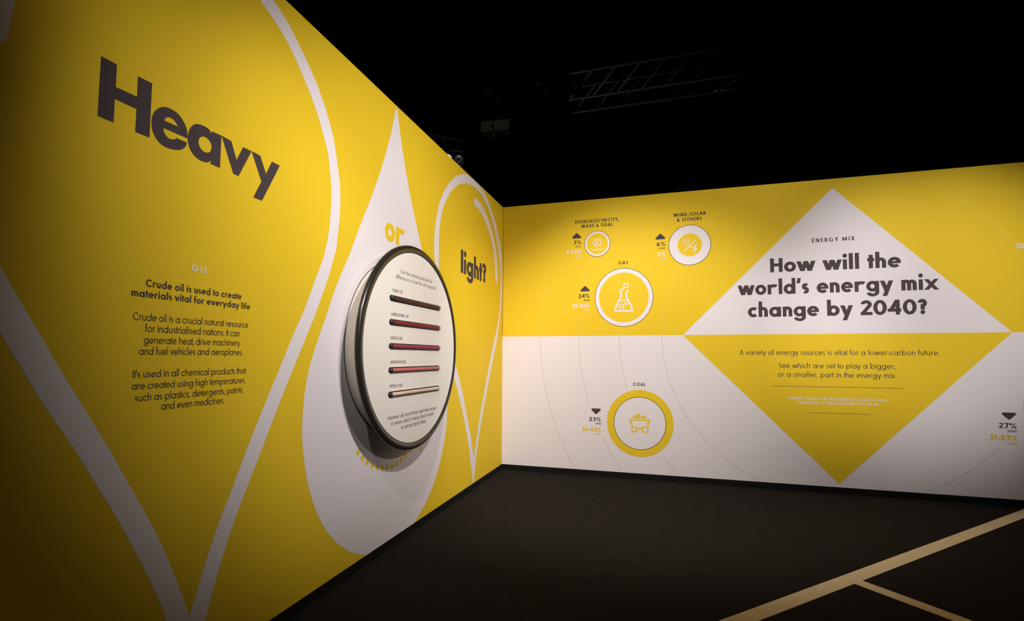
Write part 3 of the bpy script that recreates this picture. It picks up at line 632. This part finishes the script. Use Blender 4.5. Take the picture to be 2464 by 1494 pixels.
for wh_, ((x0, y0), (x1, y1)) in zip(('leftmost', 'second from the left', 'third from the left', 'fourth from the left', 'fifth from the left', 'rightmost'), [((1140,262),(1174,224)), ((1179,260),(1201,237)), ((1252,248),(1296,202)), ((1291,243),(1314,220)), ((1376,229),(1424,178)), ((1382,256),(1399,238))]):
    p, q = at_z(x0, y0, 5.3), at_z(x1, y1, 5.3); m_ = (p+q)/2
    t = thing('ceiling_bar', 'short dark metal bar high above the wall corner, '+wh_+' of the six', 'bar', tuple(m_), 'short bars above the wall corner')
    MB().tube(p, q, .018, 8).build('bar_tube', ALU, t, True); MB().tube(p, (p.x, p.y, 7), .004, 6).tube(q, (q.x, q.y, 7), .004, 6).build('hanging_wire', DRAPE, t)
def lamp(p, aim, label, lit=False):
    p = Vector(p); th = thing('stage_lamp', label, 'lamp', tuple(p), 'lamps hanging above the left wall'); d = (Vector(aim)-p).normalized()
    MB().lathe(p, d, [(-.16, .001), (-.16, .05), (-.12, .085), (.05, .09), (.13, .10), (.13, .093), (.05, .085)], 24).build('housing', HOUS, th, True)
    MB().lathe(p, d, [(.118, .001), (.125, .05), (.118, .093)], 24).build('lens', LENS if lit else CHR, th, True)
    MB().lathe(p, d, [(.128, .096), (.140, .103), (.128, .107)], 24).build('front_ring', CHR, th, True, 'bright metal ring round the lens')
    s = d.cross(Vector((0, 0, 1))).normalized(); mb = MB()
    mb.tube(p+s*.11, p+s*.11+Vector((0, 0, .17)), .008, 6).tube(p-s*.11, p-s*.11+Vector((0, 0, .17)), .008, 6).tube(p+s*.11+Vector((0, 0, .17)), p-s*.11+Vector((0, 0, .17)), .008, 6)
    mb.build('yoke', HOUS, th); MB().tube(p+Vector((0, 0, .17)), p+Vector((0, 0, .352)), .012, 8).build('hook_clamp', HOUS, th)
l1, l2 = at_d(1069, 380, 9.0), at_d(1101, 385, 9.4)
lamp(l1, l1+Vector((1, -1, -.9)), 'lit stage lamp peeping over the top of the yellow wall', True)
lamp(l2, l2+Vector((.7, -1, -.6)), 'unlit stage lamp right of the lit one above the yellow wall')
zp = l1.z+.36
pa = at_d(1040, 380, 9.0); pb = at_d(1130, 388, 9.5)
pipe = thing('lamp_bar', 'black pipe carrying two stage lamps above the yellow wall', 'bar', (l1.x, l1.y, l1.z+.38))
dv = (l2-l1); MB().tube(l1-dv*1.0+Vector((0, 0, .38)), l2+dv*1.0+Vector((0, 0, .38)), .024, 10).build('pipe', HOUS, pipe, True)
MB().tube(l1-dv*.6+Vector((0, 0, .38)), (l1-dv*.6)[:2]+(7,), .005, 6).build('hanging_wire', DRAPE, pipe); MB().tube(l2+dv*.6+Vector((0, 0, .38)), (l2+dv*.6)[:2]+(7,), .005, 6).build('hanging_wire', DRAPE, pipe)
# grey box
bc = at_d(1192, 309, 9.0); box = thing('power_box', 'grey oblong box hanging in the dark above the wall corner', 'box', tuple(bc))
ex = r0*.255; ez = Vector((0, 0, .095)); ey = Vector((-r0.y, r0.x, 0))*.12
def obox(c, ex, ey, ez, name, m, par, label=None):
    v = [c+ex*i+ey*j+ez*k for k in (-1, 1) for i, j in ((-1, -1), (1, -1), (1, 1), (-1, 1))]
    return obj(name, v, [(0,3,2,1),(4,5,6,7),(0,1,5,4),(1,2,6,5),(2,3,7,6),(3,0,4,7)], m, par, label=label)
ext = (ex+Vector((0, 0, .028)))
obox(bc, ext, ey, ez, 'shell', BOXM, box)
obox(bc+ez*.0+ext*.0-ey*1.02, ext*.94, ey*.03, ez*.82, 'front_lid', BOXM, box)
for k in (-.15, .80):
    p = bc+ext*k-ez; MB().tube(p, p+Vector((0, 0, -.055)), .018, 10).tube(p+Vector((0, 0, -.055)), p+Vector((0, 0, -.085)), .011, 10).build('plug', CHR, box, True)
for k in (-.8, .8):
    p = bc+ext*k+ez; MB().tube(p, (p.x, p.y, 7), .005, 6).build('hanging_wire', DRAPE, box)
print('TEXTFIT', LOG)
